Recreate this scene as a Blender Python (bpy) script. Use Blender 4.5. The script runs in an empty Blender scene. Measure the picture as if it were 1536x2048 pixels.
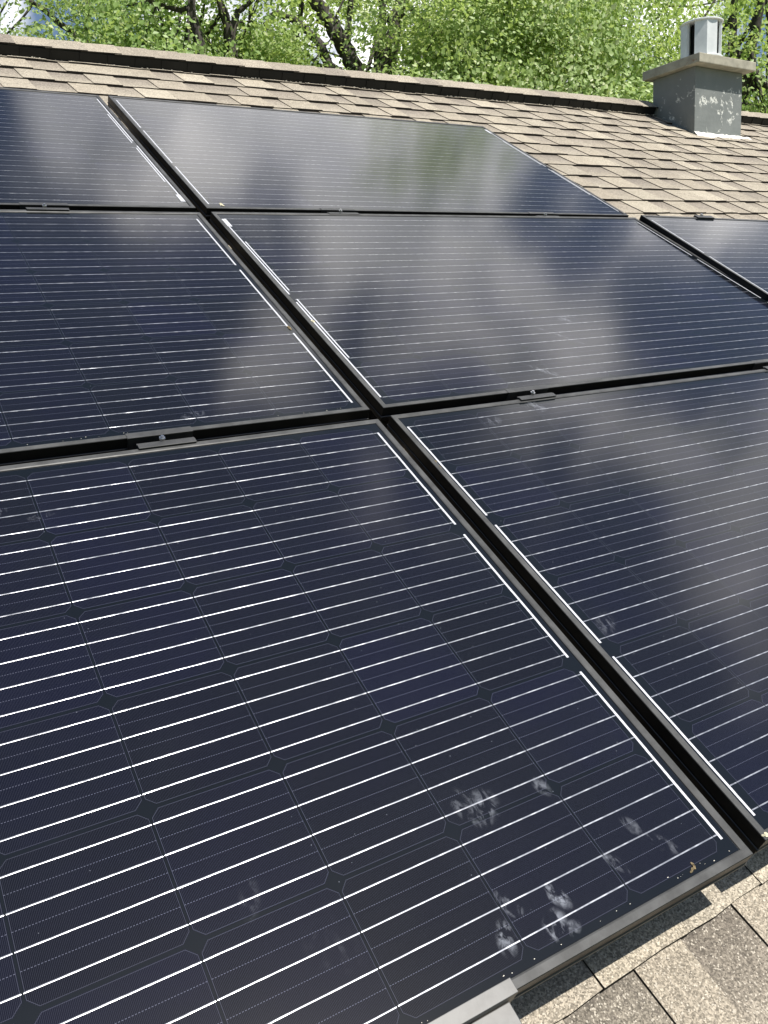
import bpy, bmesh, math, random
import numpy as np
from mathutils import Matrix, Vector
random.seed(7)
RNG = np.random.default_rng(11)
S = bpy.context.scene
COL = S.collection
R = math.radians

# ------------------------------------------------------------------ frames
TH = R(30.0)                       # roof pitch
Z0 = 3.6                           # height of the array's lower edge above the ground
MP = Matrix.Translation((0, 0, Z0)) @ Matrix.Rotation(TH, 4, 'X')         # array plane -> world
PHI = R(1.7)                       # the array sits slightly askew on the roof
HR = 0.115                         # panel tops above the shingles
MR = MP @ Matrix.Translation((0, 0, -HR)) @ Matrix.Rotation(PHI, 4, 'Z')  # roof slope -> world

# ------------------------------------------------------------------ camera
FPX = 1687.0942
CP = Vector((-0.8531, -0.1706, 0.8755))
cam_d = bpy.data.cameras.new('camera')
cam_d.sensor_fit = 'VERTICAL'
cam_d.sensor_height = 24.0
cam_d.lens = 24.0 * FPX / 2048.0
cam_d.clip_start = 0.02
cam_d.clip_end = 2000
cam = bpy.data.objects.new('camera', cam_d)
COL.objects.link(cam)
cw = MP @ CP
right = Vector((0.852, -0.52, -0.0603)); down = Vector((-0.1626, -0.1533, -0.9747)); fwd = Vector((0.4976, 0.8403, -0.2152))
rot = Matrix((right, -down, -fwd)).transposed().to_4x4()
cam.matrix_world = Matrix.Translation(cw) @ rot.to_quaternion().to_matrix().to_4x4()
S.camera = cam
S.render.resolution_x = 768
S.render.resolution_y = 1024

def ray(px, py):
    """world direction through a photo pixel (1536 x 2048)"""
    d = right * ((px - 768) / FPX) + down * ((py - 1024) / FPX) + fwd
    return d.normalized()

# ------------------------------------------------------------------ sun, sky, exposure
sun_plane = Vector((0.19, 0.06, 0.977)).normalized()
sun_w = (MP.to_3x3() @ sun_plane).normalized()
sd = bpy.data.lights.new('sun', 'SUN')
sd.energy = 5.0
sd.angle = R(0.6)
sd.color = (1.0, 0.955, 0.88)
sun = bpy.data.objects.new('sun', sd)
sun.rotation_euler = sun_w.to_track_quat('Z', 'Y').to_euler()
sun.location = (0, 0, 30)
COL.objects.link(sun)

S.view_settings.view_transform = 'Standard'
S.view_settings.look = 'None'
S.view_settings.gamma = 1.0
S.view_settings.exposure = 0.5
S.view_settings.use_curve_mapping = False

class NT:
    """small helper to write node graphs as expressions"""
    def __init__(self, tree):
        self.t = tree
    def n(self, kind, **kw):
        nd = self.t.nodes.new(kind)
        for k, v in kw.items():
            setattr(nd, k, v)
        return nd
    def set(self, sock, v):
        if isinstance(v, bpy.types.NodeSocket):
            self.t.links.new(v, sock)
        else:
            sock.default_value = v
    def m(self, op, a, b=None, c=None, clamp=False):
        nd = self.n('ShaderNodeMath', operation=op, use_clamp=clamp)
        self.set(nd.inputs[0], a)
        if b is not None: self.set(nd.inputs[1], b)
        if c is not None: self.set(nd.inputs[2], c)
        return nd.outputs[0]
    def v(self, op, a, b=None, scale=None):
        nd = self.n('ShaderNodeVectorMath', operation=op)
        self.set(nd.inputs[0], a)
        if b is not None: self.set(nd.inputs[1], b)
        if scale is not None: self.set(nd.inputs[3], scale)
        return nd.outputs[1] if op in ('DOT_PRODUCT', 'LENGTH', 'DISTANCE') else nd.outputs[0]
    def mix(self, f, a, b, blend='MIX'):
        nd = self.n('ShaderNodeMix', data_type='RGBA', blend_type=blend)
        self.set(nd.inputs[0], f); self.set(nd.inputs[6], a); self.set(nd.inputs[7], b)
        return nd.outputs[2]
    def ss(self, x, lo, hi, a=0.0, b=1.0):
        nd = self.n('ShaderNodeMapRange', interpolation_type='SMOOTHSTEP')
        self.set(nd.inputs[0], x); self.set(nd.inputs[1], lo); self.set(nd.inputs[2], hi)
        self.set(nd.inputs[3], a); self.set(nd.inputs[4], b)
        return nd.outputs[0]
    def noise(self, vec, scale, detail=3.0, rough=0.55, dist=0.0):
        nd = self.n('ShaderNodeTexNoise')
        self.set(nd.inputs['Vector'], vec)
        nd.inputs['Scale'].default_value = scale
        nd.inputs['Detail'].default_value = detail
        nd.inputs['Roughness'].default_value = rough
        nd.inputs['Distortion'].default_value = dist
        return nd.outputs[0]

world = bpy.data.worlds.new('World')
S.world = world
world.use_nodes = True
W = NT(world.node_tree)
for nd in list(world.node_tree.nodes):
    world.node_tree.nodes.remove(nd)
wout = W.n('ShaderNodeOutputWorld')
bg = W.n('ShaderNodeBackground')
sky = W.n('ShaderNodeTexSky', sky_type='NISHITA')
sky.sun_disc = False
sky.sun_elevation = math.asin(sun_w.z)
sky.sun_rotation = math.atan2(sun_w.x, sun_w.y)
sky.air_density = 1.0
sky.dust_density = 1.0
sky.ozone_density = 1.6
WD = W.n('ShaderNodeTexCoord').outputs['Generated']
# fair-weather cumulus: noise on the sky sphere, gathered into banks
CLOUDS = [  # direction, width (deg), weight
    ((.50, .46, .735), 5, .8), ((.65, .44, .62), 5, .75), ((.765, .395, .508), 3.2, .9),
    ((.56, .46, .68), 16, .74), ((.47, .47, .745), 5, .5), ((.63, .41, .66), 9, .62), ((.33, .62, .71), 5, .8), ((.372, .592, .715), 4.5, .7),
    ((.62, .53, .58), 7, .6), ((.84, .36, .40), 6, .85), ((.86, .28, .44), 5, .8), ((.72, .38, .58), 5, .6),
    ((.74, .224, .634), 4, .6), ((.80, .134, .588), 5.5, .65), ((.738, .087, .669), 4, .6), ((.75, -.02, .66), 7, .15), ((.80, .378, .463), 3, .6), ((.241, .676, .697), 3.5, .6),
    ((.22, .619, .754), 3.5, .45), ((.302, .599, .742), 3.5, .5), ((.15, .94, .31), 2.2, .5), ((.52, .82, .26), 9, .6)]
CLEAR = [((.59, .26, .765), 6, .75), ((.35, .51, .785), 6, .6), ((.46, .36, .81), 6, .5), ((.79, .20, .57), 2.5, .5), ((.70, .13, .70), 3, .5), ((.45, .16, .88), 15, .6), ((.2, .0, .98), 24, .6), ((.15, .3, .94), 13, .6), ((.28, .52, .81), 8, .5), ((.18, .53, .83), 6, .5),
         ((.80, .31, .51), 5, .6), ((.69, .46, .56), 3.5, .5), ((.20, .667, .717), 2.5, .3), ((.54, .29, .79), 6, .55), ((-.6, -.3, .75), 60, .6)]
nz = W.noise(WD, 6.0, 7.0, 0.60, 0.5)
def gather(L):
    tot = None
    for d, wd, wt in L:
        if wt == 0: continue
        dot = W.v('DOT_PRODUCT', WD, tuple(Vector(d).normalized()))
        f = W.ss(dot, math.cos(R(wd * 1.8)), math.cos(R(wd * 0.2)), 0.0, wt)
        tot = f if tot is None else W.m('MAXIMUM', tot, f)
    return tot
acc = W.m('ADD', W.m('MULTIPLY_ADD', nz, 2.5, -1.28), W.m('SUBTRACT', gather(CLOUDS), gather(CLEAR)))
cl = W.ss(acc, 0.0, 0.62)
shade = W.noise(WD, 7.0, 4.0, 0.5)
ccol = W.mix(W.ss(shade, 0.36, 0.66), (13.5, 13.6, 14.0, 1), (26.5, 25.8, 25.0, 1))
wcol = W.mix(W.m('MULTIPLY', cl, 0.93), sky.outputs[0], ccol)
W.set(bg.inputs[0], wcol)
bg.inputs[1].default_value = 0.07
world.node_tree.links.new(bg.outputs[0], wout.inputs[0])

S.render.engine = 'CYCLES'

# ------------------------------------------------------------------ mesh helpers
class MB:
    def __init__(self):
        self.v = []; self.f = []; self.mi = []; self.col = []
    def add(self, verts, faces, mi=0, cols=None):
        o = len(self.v)
        self.v += [tuple(x) for x in verts]
        for f in faces:
            self.f.append([o + i for i in f]); self.mi.append(mi)
        self.col += cols if cols is not None else [(1, 1, 1, 1)] * len(verts)
    def box(self, x0, x1, y0, y1, z0, z1, mi=0, bev=0.0):
        if bev <= 0:
            vs = [(x, y, z) for z in (z0, z1) for y in (y0, y1) for x in (x0, x1)]
            self.add(vs, [(0, 2, 3, 1), (4, 5, 7, 6), (0, 1, 5, 4), (2, 6, 7, 3), (0, 4, 6, 2), (1, 3, 7, 5)], mi)
            return
        bm = bmesh.new()
        bmesh.ops.create_cube(bm, size=1.0)
        for v in bm.verts:
            v.co = Vector(((x0 + x1) / 2 + v.co.x * (x1 - x0), (y0 + y1) / 2 + v.co.y * (y1 - y0), (z0 + z1) / 2 + v.co.z * (z1 - z0)))
        bmesh.ops.bevel(bm, geom=bm.edges[:], offset=bev, segments=2, profile=0.6, affect='EDGES')
        bm.verts.index_update()
        self.add([v.co[:] for v in bm.verts], [[v.index for v in f.verts] for f in bm.faces], mi)
        bm.free()
    def prism(self, poly, z0, z1, mi=0):
        n = len(poly)
        vs = [(x, y, z0) for x, y in poly] + [(x, y, z1) for x, y in poly]
        self.add(vs, [list(range(n))[::-1], list(range(n, 2 * n))] + [(i, (i + 1) % n, n + (i + 1) % n, n + i) for i in range(n)], mi)
    def tube(self, pts, rad, seg=7, mi=0):
        pts = [Vector(p) for p in pts]
        n = len(pts); vs = []; fs = []
        for i, p in enumerate(pts):
            t = (pts[min(i + 1, n - 1)] - pts[max(i - 1, 0)]).normalized()
            a = t.cross(Vector((0.31, 0.9, 0.2))).normalized(); b = t.cross(a)
            for k in range(seg):
                an = 2 * math.pi * k / seg
                vs.append(p + (a * math.cos(an) + b * math.sin(an)) * rad[i])
        for i in range(n - 1):
            for k in range(seg):
                fs.append((i * seg + k, i * seg + (k + 1) % seg, (i + 1) * seg + (k + 1) % seg, (i + 1) * seg + k))
        fs.append(list(range(seg))[::-1]); fs.append([(n - 1) * seg + k for k in range(seg)])
        self.add(vs, fs, mi)
    def build(self, name, mats, parent=None, smooth=False, colors=False, local=None):
        me = bpy.data.meshes.new(name)
        me.from_pydata(self.v, [], self.f)
        for m in (mats if isinstance(mats, (list, tuple)) else [mats]):
            me.materials.append(m)
        me.polygons.foreach_set('material_index', self.mi)
        if smooth:
            me.polygons.foreach_set('use_smooth', [True] * len(self.f))
        if colors:
            at = me.color_attributes.new('tone', 'FLOAT_COLOR', 'POINT')
            at.data.foreach_set('color', np.array(self.col, dtype=np.float32).ravel())
        me.update()
        ob = bpy.data.objects.new(name, me)
        COL.objects.link(ob)
        if parent is not None: ob.parent = parent
        if local is not None: ob.matrix_local = local
        return ob

def thing(name, label, cat, mat=None, group=None):
    o = bpy.data.objects.new(name, None)
    o.empty_display_size = 0.1
    COL.objects.link(o)
    if mat is not None: o.matrix_world = mat
    o['label'] = label; o['category'] = cat
    if group: o['group'] = group
    return o

def copy_tree(o, parent=None):
    c = o.copy(); COL.objects.link(c)
    if parent is not None: c.parent = parent
    for ch in list(o.children):
        copy_tree(ch, c)
    return c

# ------------------------------------------------------------------ materials
def new_mat(name):
    m = bpy.data.materials.new(name); m.use_nodes = True
    t = NT(m.node_tree)
    return m, t, m.node_tree.nodes['Principled BSDF']

def plain(name, col, rough=0.5, metal=0.0, spec=0.5, var=0.0, scale=40.0, bump=0.0):
    m, t, b = new_mat(name)
    b.inputs['Roughness'].default_value = rough
    b.inputs['Metallic'].default_value = metal
    b.inputs['Specular IOR Level'].default_value = spec
    c4 = (*col, 1)
    if var > 0:
        oc = t.n('ShaderNodeTexCoord').outputs['Object']
        nz = t.noise(oc, scale, 5.0, 0.6)
        lo = tuple(c * (1 - var) for c in col) + (1,); hi = tuple(min(1, c * (1 + var)) for c in col) + (1,)
        t.set(b.inputs['Base Color'], t.mix(t.ss(nz, 0.3, 0.7), lo, hi))
        t.set(b.inputs['Roughness'], t.m('MULTIPLY_ADD', nz, 0.25, rough - 0.12))
        if bump > 0:
            bp = t.n('ShaderNodeBump'); bp.inputs['Strength'].default_value = bump; bp.inputs['Distance'].default_value = 0.01
            t.set(bp.inputs['Height'], nz); t.set(b.inputs['Normal'], bp.outputs[0])
    else:
        b.inputs['Base Color'].default_value = c4
    return m

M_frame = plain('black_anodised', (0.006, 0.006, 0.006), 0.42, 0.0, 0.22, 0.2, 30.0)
def paint_lit_tops(m, amount):  # paints the brightness of sunlit up-facing faces into the base colour, mottled
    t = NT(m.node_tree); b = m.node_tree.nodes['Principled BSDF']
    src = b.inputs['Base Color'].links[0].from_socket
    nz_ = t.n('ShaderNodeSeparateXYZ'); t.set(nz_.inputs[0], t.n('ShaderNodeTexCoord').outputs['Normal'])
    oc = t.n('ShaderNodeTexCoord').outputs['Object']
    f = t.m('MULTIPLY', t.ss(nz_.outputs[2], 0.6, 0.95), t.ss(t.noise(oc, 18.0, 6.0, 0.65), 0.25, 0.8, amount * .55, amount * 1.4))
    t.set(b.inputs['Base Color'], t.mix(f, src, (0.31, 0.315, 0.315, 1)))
paint_lit_tops(M_frame, 0.20)
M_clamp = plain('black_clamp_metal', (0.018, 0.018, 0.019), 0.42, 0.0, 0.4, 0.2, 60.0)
paint_lit_tops(M_clamp, 0.10)
M_steel = plain('stainless', (0.62, 0.62, 0.62), 0.25, 1.0)
M_ribbon = plain('tinned_ribbon', (0.55, 0.56, 0.60), 0.4, 0.25, 0.6, 0.08, 300.0)
M_black = plain('black_plastic', (0.006, 0.006, 0.0065), 0.55, 0.0, 0.3, 0.3, 25.0)
M_back = plain('black_backsheet', (0.02, 0.02, 0.022), 0.6)

PITCH = 0.158; PW = 1.6574; PH = 0.9909; GU = 0.0316; GV = 0.0309
MX = (PW - 10 * PITCH) / 2 ; MX0 = 0.0323 + 0.0003
GX = PW - MX0 - 10 * PITCH            # left margin of the cell grid
GY = 0.0200

def cell_material(name, smudges, GX):
    """monocrystalline cells under glass: fingers, busbars, cell gaps, dust marks"""
    m, t, b = new_mat(name)
    oc = t.n('ShaderNodeTexCoord').outputs['Object']
    sp = t.n('ShaderNodeSeparateXYZ'); t.set(sp.inputs[0], oc)
    x, y = sp.outputs[0], sp.outputs[1]
    cx = t.m('DIVIDE', t.m('SUBTRACT', x, GX), PITCH)
    cy = t.m('DIVIDE', t.m('SUBTRACT', y, GY), PITCH)
    inx = t.m('MULTIPLY', t.m('GREATER_THAN', cx, 0.0), t.m('LESS_THAN', cx, 10.0))
    iny = t.m('MULTIPLY', t.m('GREATER_THAN', cy, 0.0), t.m('LESS_THAN', cy, 6.0))
    inside = t.m('MULTIPLY', inx, iny)
    dx = t.m('MULTIPLY', t.m('SUBTRACT', 0.5, t.m('ABSOLUTE', t.m('SUBTRACT', t.m('FRACT', cx), 0.5))), PITCH)
    dy = t.m('MULTIPLY', t.m('SUBTRACT', 0.5, t.m('ABSOLUTE', t.m('SUBTRACT', t.m('FRACT', cy), 0.5))), PITCH)
    e1 = t.m('SUBTRACT', dx, 0.0012)
    e2 = t.m('SUBTRACT', dy, 0.0021)
    e3 = t.m('MULTIPLY', t.m('SUBTRACT', t.m('ADD', dx, dy), 0.0135), 0.7071)
    e = t.m('MINIMUM', t.m('MINIMUM', e1, e2), e3)
    cell = t.m('MULTIPLY', t.m('GREATER_THAN', e, 0.0), inside)
    outline = t.m('MULTIPLY', t.m('MULTIPLY', t.m('GREATER_THAN', e, 0.0007), t.m('LESS_THAN', e, 0.0012)), inside)
    # busbars
    yb = t.m('MULTIPLY', t.m('SUBTRACT', t.m('FRACT', t.m('MULTIPLY', cy, 4.0)), 0.5), PITCH / 4)
    wob = t.m('MULTIPLY', t.m('SUBTRACT', t.noise(oc, 9.0, 2.0), 0.5), 0.0008)
    yb2 = t.m('ADD', yb, wob)
    HWB = 0.00085
    bus = t.m('MULTIPLY', t.m('LESS_THAN', t.m('ABSOLUTE', yb2), HWB), iny)
    bus = t.m('MULTIPLY', bus, t.m('MULTIPLY', t.m('GREATER_THAN', cx, -0.085), t.m('LESS_THAN', cx, 10.06)))
    bus = t.m('MULTIPLY', bus, t.m('MAXIMUM', t.m('GREATER_THAN', dx, 0.0009), t.m('SUBTRACT', 1.0, inside)))
    # dotted finger breaks half-way between busbars
    yh = t.m('MULTIPLY', t.m('SUBTRACT', 0.5, t.m('ABSOLUTE', t.m('SUBTRACT', t.m('FRACT', t.m('MULTIPLY', cy, 4.0)), 0.5))), PITCH / 4)
    dash = t.m('MULTIPLY', t.m('LESS_THAN', yh, 0.0003), t.m('LESS_THAN', t.m('FRACT', t.m('DIVIDE', x, 0.0031)), 0.55))
    dash = t.m('MULTIPLY', dash, t.m('MULTIPLY', t.m('GREATER_THAN', dy, 0.01), cell))
    fing = t.m('MULTIPLY', t.m('LESS_THAN', t.m('FRACT', t.m('DIVIDE', x, 0.00155)), 0.2), cell)
    # colours
    wn = t.n('ShaderNodeTexWhiteNoise', noise_dimensions='2D')
    cb = t.n('ShaderNodeCombineXYZ'); t.set(cb.inputs[0], t.m('FLOOR', cx)); t.set(cb.inputs[1], t.m('FLOOR', cy)); t.set(wn.inputs[0], cb.outputs[0])
    ccell = t.mix(wn.outputs[0], (0.0014, 0.0016, 0.0032, 1), (0.0026, 0.0028, 0.0098, 1))
    mott = t.noise(oc, 7.0, 3.0)
    ccell = t.mix(t.ss(mott, 0.35, 0.7, 0, 0.5), ccell, (0.0030, 0.0036, 0.0042, 1))
    col = t.mix(cell, (0.0050, 0.0066, 0.0085, 1), ccell)
    thin = t.m('MAXIMUM', t.m('MULTIPLY', fing, 0.070), t.m('MAXIMUM', t.m('MULTIPLY', outline, 0.13), t.m('MULTIPLY', dash, 0.3)))
    col = t.mix(thin, col, (0.30, 0.32, 0.44, 1))
    blob = t.noise(oc, 70.0, 2.0)
    col = t.mix(bus, col, t.mix(t.ss(blob, 0.4, 0.75), (0.30, 0.31, 0.34, 1), (0.70, 0.71, 0.74, 1)))
    # dust, hand and paw marks on the outside of the glass
    fine = t.noise(oc, 130.0, 4.0, 0.65, 0.6)
    stretch = t.n('ShaderNodeMapping'); stretch.inputs['Scale'].default_value = (1.0, 0.45, 1.0); stretch.inputs['Rotation'].default_value = (0, 0, R(20))
    t.set(stretch.inputs[0], oc)
    fine2 = t.noise(stretch.outputs[0], 60.0, 4.0, 0.6, 1.0)
    tot = None
    for (sx, sy, ra, rb, an, st) in smudges:
        ca, sa = math.cos(an), math.sin(an)
        ddx = t.m('SUBTRACT', x, sx); ddy = t.m('SUBTRACT', y, sy)
        p = t.m('DIVIDE', t.m('ADD', t.m('MULTIPLY', ddx, ca), t.m('MULTIPLY', ddy, sa)), ra)
        q = t.m('DIVIDE', t.m('SUBTRACT', t.m('MULTIPLY', ddy, ca), t.m('MULTIPLY', ddx, sa)), rb)
        r2 = t.m('ADD', t.m('MULTIPLY', p, p), t.m('MULTIPLY', q, q))
        g = t.ss(r2, 0.0, 1.0, st * 0.42, 0.0)
        tot = g if tot is None else t.m('MAXIMUM', tot, g)
    film = t.ss(t.noise(oc, 4.0, 5.0, 0.6), 0.45, 0.8, 0.0, 0.004)
    specks = t.n('ShaderNodeTexVoronoi'); specks.inputs['Scale'].default_value = 45.0; t.set(specks.inputs['Vector'], oc)
    spk = t.m('MULTIPLY', t.m('LESS_THAN', specks.outputs['Distance'], 0.028), 0.25)
    dust = t.m('MAXIMUM', film, spk)
    if tot is not None:
        tex = t.m('MULTIPLY', t.ss(fine2, 0.46, 0.60), t.ss(fine, 0.36, 0.62, 0.3, 1.0))
        dust = t.m('MAXIMUM', dust, t.m('MULTIPLY', tot, tex))
    col = t.mix(dust, col, (0.46, 0.49, 0.56, 1))
    t.set(b.inputs['Base Color'], col)
    t.set(b.inputs['Metallic'], t.m('MULTIPLY', bus, 0.75))
    t.set(b.inputs['Roughness'], t.m('MULTIPLY_ADD', bus, -0.30, 0.6))
    b.inputs['Specular IOR Level'].default_value = 0.0
    # rounded cross-section of the soldered wires
    geo = t.n('ShaderNodeNewGeometry').outputs['Normal']
    wn2 = t.n('ShaderNodeTexWhiteNoise', noise_dimensions='2D'); cb2_ = t.n('ShaderNodeCombineXYZ')
    t.set(cb2_.inputs[0], t.m('FLOOR', cx)); t.set(cb2_.inputs[1], t.m('FLOOR', t.m('MULTIPLY', cy, 4.0))); t.set(wn2.inputs[0], cb2_.outputs[0])
    lean_ = t.m('MULTIPLY', t.m('SUBTRACT', wn2.outputs[0], 0.5), 0.12)
    wave_ = t.m('MULTIPLY', t.m('SUBTRACT', t.noise(oc, 28.0, 3.0, 0.6), 0.5), 0.45)
    tl = t.m('MULTIPLY', t.m('ADD', t.m('MULTIPLY', t.m('DIVIDE', yb2, HWB), 0.33), t.m('ADD', lean_, wave_)), bus)
    vd = Vector((0, math.cos(TH), math.sin(TH)))
    nrm = t.v('NORMALIZE', t.v('ADD', geo, t.v('SCALE', tuple(vd), scale=tl)))
    t.set(b.inputs['Normal'], nrm)
    # solar glass: finely textured, so reflections are soft
    b.inputs['Coat Weight'].default_value = 1.0
    b.inputs['Coat IOR'].default_value = 1.5
    t.set(b.inputs['Coat Roughness'], t.m('MULTIPLY_ADD', t.noise(oc, 3.0, 3.0), 0.04, 0.085))
    return m

# ------------------------------------------------------------------ the house: roof, ridge, chimney, walls
def shingle_mat():
    m, t, b = new_mat('asphalt_shingles')
    oc = t.n('ShaderNodeTexCoord').outputs['Object']
    at = t.n('ShaderNodeAttribute', attribute_name='tone')
    vo = t.n('ShaderNodeTexVoronoi'); vo.inputs['Scale'].default_value = 520.0; t.set(vo.inputs['Vector'], oc)
    sep = t.n('ShaderNodeSeparateColor'); t.set(sep.inputs[0], vo.outputs['Color'])
    g1 = t.noise(oc, 240.0, 3.0, 0.7)
    g2 = t.noise(oc, 22.0, 4.0, 0.6)
    grain = t.m('MULTIPLY', t.m('MULTIPLY_ADD', sep.outputs[0], 1.0, 0.48), t.m('MULTIPLY_ADD', g1, 1.0, 0.5))
    grain = t.m('MULTIPLY', grain, t.m('MULTIPLY_ADD', g2, 0.5, 0.75))
    col = t.v('SCALE', at.outputs['Color'], scale=grain)
    # scattered dark and pale granules
    col = t.mix(t.m('MULTIPLY', t.m('GREATER_THAN', sep.outputs[1], 0.9), 0.45), col, (0.10, 0.085, 0.075, 1))
    col = t.mix(t.m('MULTIPLY', t.m('GREATER_THAN', sep.outputs[2], 0.93), 0.5), col, (0.62, 0.57, 0.48, 1))
    t.set(b.inputs['Base Color'], col)
    b.inputs['Roughness'].default_value = 0.9
    b.inputs['Specular IOR Level'].default_value = 0.25
    bp = t.n('ShaderNodeBump'); bp.inputs['Strength'].default_value = 0.55; bp.inputs['Distance'].default_value = 0.0012
    t.set(bp.inputs['Height'], t.m('ADD', sep.outputs[0], g1)); t.set(b.inputs['Normal'], bp.outputs[0])
    return m
M_shingle = shingle_mat()
M_edge = plain('cut_asphalt_edge', (0.035, 0.03, 0.027), 0.9, 0, 0.2, 0.4, 120.0)

BEIGE = [(0.385, 0.342, 0.268), (0.362, 0.32, 0.25), (0.40, 0.358, 0.282), (0.352, 0.309, 0.242)]
TAUPE = [(0.185, 0.160, 0.136), (0.205, 0.178, 0.15), (0.17, 0.148, 0.127)]
EXPO = 0.1438; V0 = -0.021
U_MIN, U_MAX = -2.2, 8.2
V_RIDGE = 3.985
K_MIN, K_TOP = -10, 27

house = thing('house', 'ranch house whose tan asphalt shingle roof carries the solar array', 'house', Matrix.Translation((0, 0, 0)))
rnd = random.Random(3)

def shingle_tab(mb, u0, u1, v0, v1, z_lo, z_hi, ct, cb, sk0=0.0, sk1=0.0):
    """one tab: sloping top face, dark cut edges"""
    nseg = max(2, int((u1 - u0) / 0.045))
    jit = [rnd.uniform(-0.0016, 0.0016) for _ in range(nseg + 1)]
    zj = [rnd.uniform(0, 0.0012) for _ in range(nseg + 1)]
    vs = []; cs = []
    vm = v0 + (v1 - v0) * 0.45
    for i in range(nseg + 1):
        f = i / nseg
        ua = u0 + (u1 - u0) * f
        ub = ua + sk0 * (1 - f) + sk1 * f
        vs += [(ua, v0 + jit[i], z_hi + zj[i]), (0.55 * ua + 0.45 * ub, vm, z_hi * 0.55 + z_lo * 0.45), (ub, v1, z_lo)]
        mid = tuple(0.62 * a + 0.38 * b_ for a, b_ in zip(ct, cb))
        cs += [(*cb, 1), (*mid, 1), (*ct, 1)]
    fs = []
    for i in range(nseg):
        a = i * 3; b_ = a + 3
        fs += [(a, b_, b_ + 1, a + 1), (a + 1, b_ + 1, b_ + 2, a + 2)]
    mb.add(vs, fs, 0, cs)
    vs = []
    for i in range(nseg + 1):
        ua = u0 + (u1 - u0) * i / nseg
        vs += [(ua, v0 + jit[i], z_hi + zj[i]), (ua, v0 + jit[i] - 0.0006, -0.003)]
    mb.add(vs, [(2 * i, 2 * i + 1, 2 * i + 3, 2 * i + 2) for i in range(nseg)], 1)
    for ua, ub in ((u0, u0 + sk0), (u1, u1 + sk1)):
        mb.add([(ua, v0, z_hi), (ub, v1, z_lo), (ub, v1, -0.003), (ua, v0, -0.003)], [(0, 1, 2, 3)], 1)

roof = MB()
for k in range(K_MIN, K_TOP + 1):
    v0 = V0 + k * EXPO
    v1 = min(v0 + EXPO + 0.012, V_RIDGE)
    if v0 > V_RIDGE - 0.02: break
    u = U_MIN + rnd.uniform(-0.25, 0)
    cuts = []
    raised = rnd.random() < 0.5
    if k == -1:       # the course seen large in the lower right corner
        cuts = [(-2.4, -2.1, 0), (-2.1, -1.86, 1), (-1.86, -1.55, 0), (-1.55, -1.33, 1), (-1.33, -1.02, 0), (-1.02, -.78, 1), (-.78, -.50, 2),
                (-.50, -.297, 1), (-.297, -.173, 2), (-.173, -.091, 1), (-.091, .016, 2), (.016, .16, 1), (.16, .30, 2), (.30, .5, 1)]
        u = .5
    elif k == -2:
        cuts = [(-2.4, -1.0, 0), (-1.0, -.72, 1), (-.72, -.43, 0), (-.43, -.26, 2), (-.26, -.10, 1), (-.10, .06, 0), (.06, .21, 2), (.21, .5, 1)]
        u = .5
    while u < U_MAX:
        w = rnd.choice([0.10, 0.12, 0.14, 0.155, 0.17]) if raised else rnd.choice([0.09, 0.11, 0.13, 0.15])
        cuts.append((u, u + w, 1 if raised else 2))
        raised = not raised if rnd.random() < 0.93 else raised
        u += w
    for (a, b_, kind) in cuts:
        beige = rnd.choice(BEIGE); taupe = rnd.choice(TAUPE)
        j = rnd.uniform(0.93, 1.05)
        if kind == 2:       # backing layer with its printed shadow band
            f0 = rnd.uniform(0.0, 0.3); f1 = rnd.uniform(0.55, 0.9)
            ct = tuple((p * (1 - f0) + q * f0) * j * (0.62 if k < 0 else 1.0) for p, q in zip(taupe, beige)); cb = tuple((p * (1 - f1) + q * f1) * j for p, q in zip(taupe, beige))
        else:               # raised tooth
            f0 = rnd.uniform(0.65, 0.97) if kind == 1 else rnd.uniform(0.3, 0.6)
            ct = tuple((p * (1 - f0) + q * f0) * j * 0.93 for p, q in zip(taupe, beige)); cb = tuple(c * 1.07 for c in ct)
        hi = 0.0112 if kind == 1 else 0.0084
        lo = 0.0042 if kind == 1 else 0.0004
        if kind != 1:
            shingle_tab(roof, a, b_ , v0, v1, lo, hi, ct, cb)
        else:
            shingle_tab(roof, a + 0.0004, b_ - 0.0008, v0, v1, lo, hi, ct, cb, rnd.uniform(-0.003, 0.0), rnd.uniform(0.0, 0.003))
roof.box(U_MIN - 0.2, U_MAX + 0.3, V0 + K_MIN * EXPO, V_RIDGE, -0.20, -0.004, 1)
roof_o = roof.build('roof', [M_shingle, M_edge], house, colors=True, local=MR)

# the far slope, falling away behind the ridge
MB_back = MB()
RZ = Matrix.Translation((0, V_RIDGE, 0))
MRB = MR @ RZ @ Matrix.Rotation(-2 * TH, 4, 'X')
mbk = MB()
for k in range(0, 30):
    va = 0.0 + k * EXPO
    c = rnd.choice(BEIGE); d = rnd.choice(TAUPE)
    u = U_MIN
    while u < U_MAX:
        w = rnd.uniform(.5, .9)
        j = rnd.uniform(.1, .8); cc = tuple(j * p + (1 - j) * q for p, q in zip(d, c)) + (1,)
        mbk.add([(u, va, .002 + .006), (u + w, va, .008), (u + w, va + EXPO, .0), (u, va + EXPO, .0)][::1], [(0, 1, 2, 3)], 0, [cc] * 4)
        u += w
mbk.box(U_MIN, U_MAX, .2, 30 * EXPO, -0.15, -0.006, 1)
mbk.build('rear_roof', [M_shingle, M_edge], house, colors=True, local=MRB)

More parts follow.
